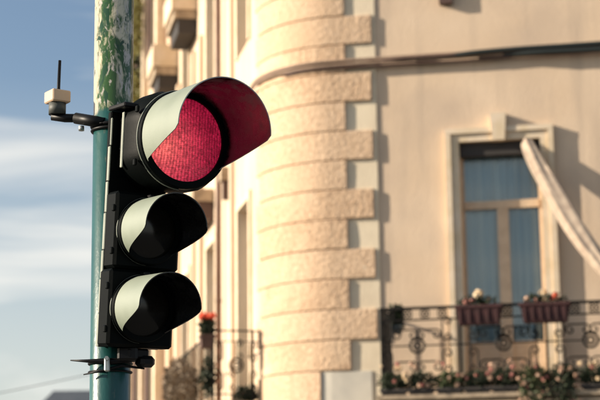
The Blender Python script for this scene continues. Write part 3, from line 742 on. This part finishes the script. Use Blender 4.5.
plant('flower_box', 'dark red flower box with one large cream bloom, on the balcony rail before the window', 'flower box', fpos(2.33, 4.03, 1.0), (.25, .08, .06), 240, .05, M['leaf_d'],
      [(.0, -.03, .13, .062, 'bl_cream'), (-.15, -.04, .05, .035, 'bl_pink'), (.12, -.02, .07, .03, 'bl_pale'), (-.07, -.05, .06, .03, 'bl_pink')], 11, 'flower boxes on the rail', (.53, .19, .22, M['terracotta']), -FA)
plant('flower_box', 'dark red flower box with several small cream and red blooms, right of the other box', 'flower box', fpos(3.095, 4.03, 1.0), (.27, .08, .06), 240, .05, M['leaf_d'],
      [(-.01, -.03, .12, .05, 'bl_cream'), (-.20, -.04, .06, .035, 'bl_pale'), (.12, -.03, .08, .045, 'bl_orange'), (.06, -.04, .06, .035, 'bl_pink'), (-.1, -.03, .05, .03, 'bl_pink')], 12, 'flower boxes on the rail', (.57, .19, .22, M['terracotta']), -FA)
rnd = random.Random(5)
spots = [(1.30, .17, 'leaf_d', 'bl_cream', 9, 'low dark plant with cream blooms at the left end of the balcony edge'),
         (1.62, .17, 'leaf_d', 'bl_pale', 6, 'low dark plant under the left railing medallion'),
         (1.95, .16, 'leaf_g', 'bl_pale', 8, 'greener plant with pale blooms at the left window jamb'),
         (2.28, .17, 'leaf_d', 'bl_pink', 5, 'low dark plant below the single-bloom flower box'),
         (2.60, .18, 'leaf_d', 'bl_pale', 8, 'low dark plant under the middle railing medallion'),
         (2.93, .20, 'leaf_g', 'bl_pale', 22, 'spilling plant thick with pale pink blooms over the balcony edge'),
         (3.27, .20, 'leaf_d', 'bl_pale', 14, 'dark plant with pink blooms under the right window jamb'),
         (3.62, .19, 'leaf_d', 'bl_cream', 6, 'dark leafy plant on the balcony edge at the right of the view')]
for i, (u, h, ml, bm_, nb, lab) in enumerate(spots):
    bl = []
    spill = nb > 10
    for _ in range(nb):
        bl.append((rnd.uniform(-.17, .17), rnd.uniform(-.14, -.05), rnd.uniform(-.22 if spill else .02, .30), rnd.uniform(.018, .034), bm_ if rnd.random() < .75 else 'bl_pink'))
    e = plant('balcony_plant', lab, 'plant', fpos(u, 3.236, .955), (.19, .085, h*.62), 480, .05, M[ml], bl, 30+i, 'plants along the balcony edge', (.30, .11, .07, M['darkwood_shade']), -FA)
    if spill:
        mb = MB(); leaf_cloud(mb, (0, -.11, -.03), (.17, .05, .20), 220, .05, random.Random(60+i)); mb.build('foliage', M[ml], e)
plant('hanging_plant', 'dark green bush hung on the left end of the balcony rail', 'plant', fpos(1.33, 3.98, .80), (.085, .07, .14), 420, .055, M['leaf_d'], [], 21, None, (.12, .10, .10, M['greyplastic']), -FA)
def spos(t, z, off): return S(t, z, off)+B0
plant('geranium_pot', 'bright orange-red geranium in a dark pot at the side balcony corner', 'plant', spos(T0+.06, 4.02, OB+.07), (.10, .10, .12), 420, .06, M['leaf_d'],
      [(.04*math.cos(k*1.3)*2, .04*math.sin(k*1.3)*2, .22+.02*(k % 3), .045, 'bl_orange') for k in range(8)]+[(-.03, -.02, .27, .05, 'bl_orange')], 22, None, (.19, .18, .17, M['pipe']), R(10))
plant('trailing_plant', 'dark green plant trailing under the geranium pot', 'plant', spos(T0+.1, 3.46, OB+.06), (.10, .08, .26), 420, .06, M['leaf_d'], [], 23)
plant('silvery_shrub', 'dry silvery shrub bulging over the side balcony left of the geranium', 'plant', spos(1.6, 3.30, OB+.20), (.22, 1.0, .42), 2600, .07, M['leaf_s'], [], 24)
plant('balcony_plant', 'small green plant low at the near end of the side balcony', 'plant', spos(T0+.2, 3.341, .2), (.16, .12, .12), 300, .06, M['leaf_d'], [], 25, 'plants on the side balcony')

# ------------------------------------------------------------------ neighbouring house further down the side street
nb0 = S(SEND+.05, 0, .18)+B0
nbh = empty('neighbour_building', nb0); tag(nbh, 'pale narrow-fronted house behind the corner house, seen edge on past the signal head', 'building')
def NBF(t, z, off=0.0): p = SD*t+SN*off; return Vector((p.x, p.y, z))
NW = [(t0, t0+1.0, z0, z0+2.6) for t0 in (1.0, 3.6, 6.2) for z0 in (3.4, 7.4, 11.2)]
zs = sorted({0, 15.5} | {h[2] for h in NW} | {h[3] for h in NW}); ts = sorted({0, 9.0} | {h[0] for h in NW} | {h[1] for h in NW})
mb = wall_cells(lambda p, z: NBF(p, z), ts, zs, NW)
for u0, u1, z0, z1 in NW:
    for A, Bq in (((u0, z0), (u0, z1)), ((u0, z1), (u1, z1)), ((u1, z1), (u1, z0)), ((u1, z0), (u0, z0))):
        mb.add([NBF(*A, 0), NBF(*Bq, 0), NBF(*Bq, -0.3), NBF(*A, -0.3)], [(0, 1, 2, 3)])
bk = [NBF(0, 0), NBF(0, 0, -8), NBF(9, 0, -8), NBF(9, 0)]
for a, b2 in zip(bk, bk[1:]): mb.add([a, b2, b2+Vector((0, 0, 15.5)), a+Vector((0, 0, 15.5))], [(0, 1, 2, 3)])
mb.build('wall', M['plaster'], nbh)
part('roof', M['tiles'], nbh, NBF, (-.05, 9.3, 15.503, 15.8, -8.2, .4))
for t0, t1, z0, z1 in NW:
    f = part('window', M['wood'], nbh, NBF, (t0+.002, t0+.07, z0+.002, z1-.002, -.26, -.2), (t1-.07, t1-.002, z0+.002, z1-.002, -.26, -.2), (t0+.07, t1-.07, z1-.07, z1-.002, -.26, -.2))
    part('pane', M['glass'], f, NBF, (t0+.071, t1-.071, z0+.002, z1-.071, -.235, -.23))
    part('room_back', M['room'], f, NBF, (t0-.3, t1+.3, z0-.2, z1+.2, -1.5, -1.48))
    part('shutter', M['cable_br'], f, NBF, (t0-.5, t0-.01, z0, z1, .01, .05)); part('shutter', M['cable_br'], f, NBF, (t1+.01, t1+.5, z0, z1, .01, .05))
for t0, wd in ((.0, .35), (2.6, .3), (5.2, .3), (7.9, .4)): part('pilaster', M['trim'], nbh, NBF, (t0+.002, t0+wd, 0, 15.3, .002, .12))
iv = empty('climbing_plant', NBF(3.6, 11.0, .3)+nb0); tag(iv, 'yellow-green climbing plant high on the far house, right beside the pole top', 'plant')
for k, (t_, z_, n) in enumerate(((0, 0, 500), (.9, .9, 500), (-.6, 1.6, 500), (.6, -1.0, 400), (1.6, 2.2, 400))):
    mb = MB(); c = SD*t_; leaf_cloud(mb, (c.x, c.y, z_), (.32, .7, .8), int(n*1.6), .12, random.Random(80+k)); mb.build('foliage', M['leaf_y'] if k % 2 == 0 else M['leaf_g'], iv)

# ------------------------------------------------------------------ distant house and overhead wire
fh = empty('distant_house', (-11.0, 92, 0)); tag(fh, 'far house showing only its dark slate roof at the bottom left', 'house')
b = MB(); b.box(-3.0, 4.0, -3, 3, 0, 8.3); b.build('wall', M['farwall'], fh)
b = MB(); b.add([(-3.4, -3.4, 8.25), (4.4, -3.4, 8.25), (4.4, 3.4, 8.25), (-3.4, 3.4, 8.25), (-2.7, 0, 9.75), (3.7, 0, 9.75)], [(0, 1, 5, 4), (2, 3, 4, 5), (1, 2, 5), (3, 0, 4), (3, 2, 1, 0)]); rf = b.build('roof', M['roof'], fh)
for x in (-1.9, .3, 2.4):
    f = MB(); f.box(x-.5, x+.5, -3.06, -3.002, 5.2, 6.8); k = f.build('window', M['wood'], fh); f = MB(); f.box(x-.42, x+.42, -3.08, -3.062, 5.28, 6.72); f.build('pane', M['farwin'], k)
b = MB(); A = Vector((-12, 30, 3.6)); Bv = Vector((-3.0, 30, 4.72)); pts = [A.lerp(Bv, i/24) - Vector((0, 0, .25*math.sin(math.pi*i/24))) for i in range(25)]
b.tube(pts, .007, 6); tag(b.build('overhead_wire', M['cable_bk']), 'thin overhead wire crossing the pale sky low on the left', 'wire')
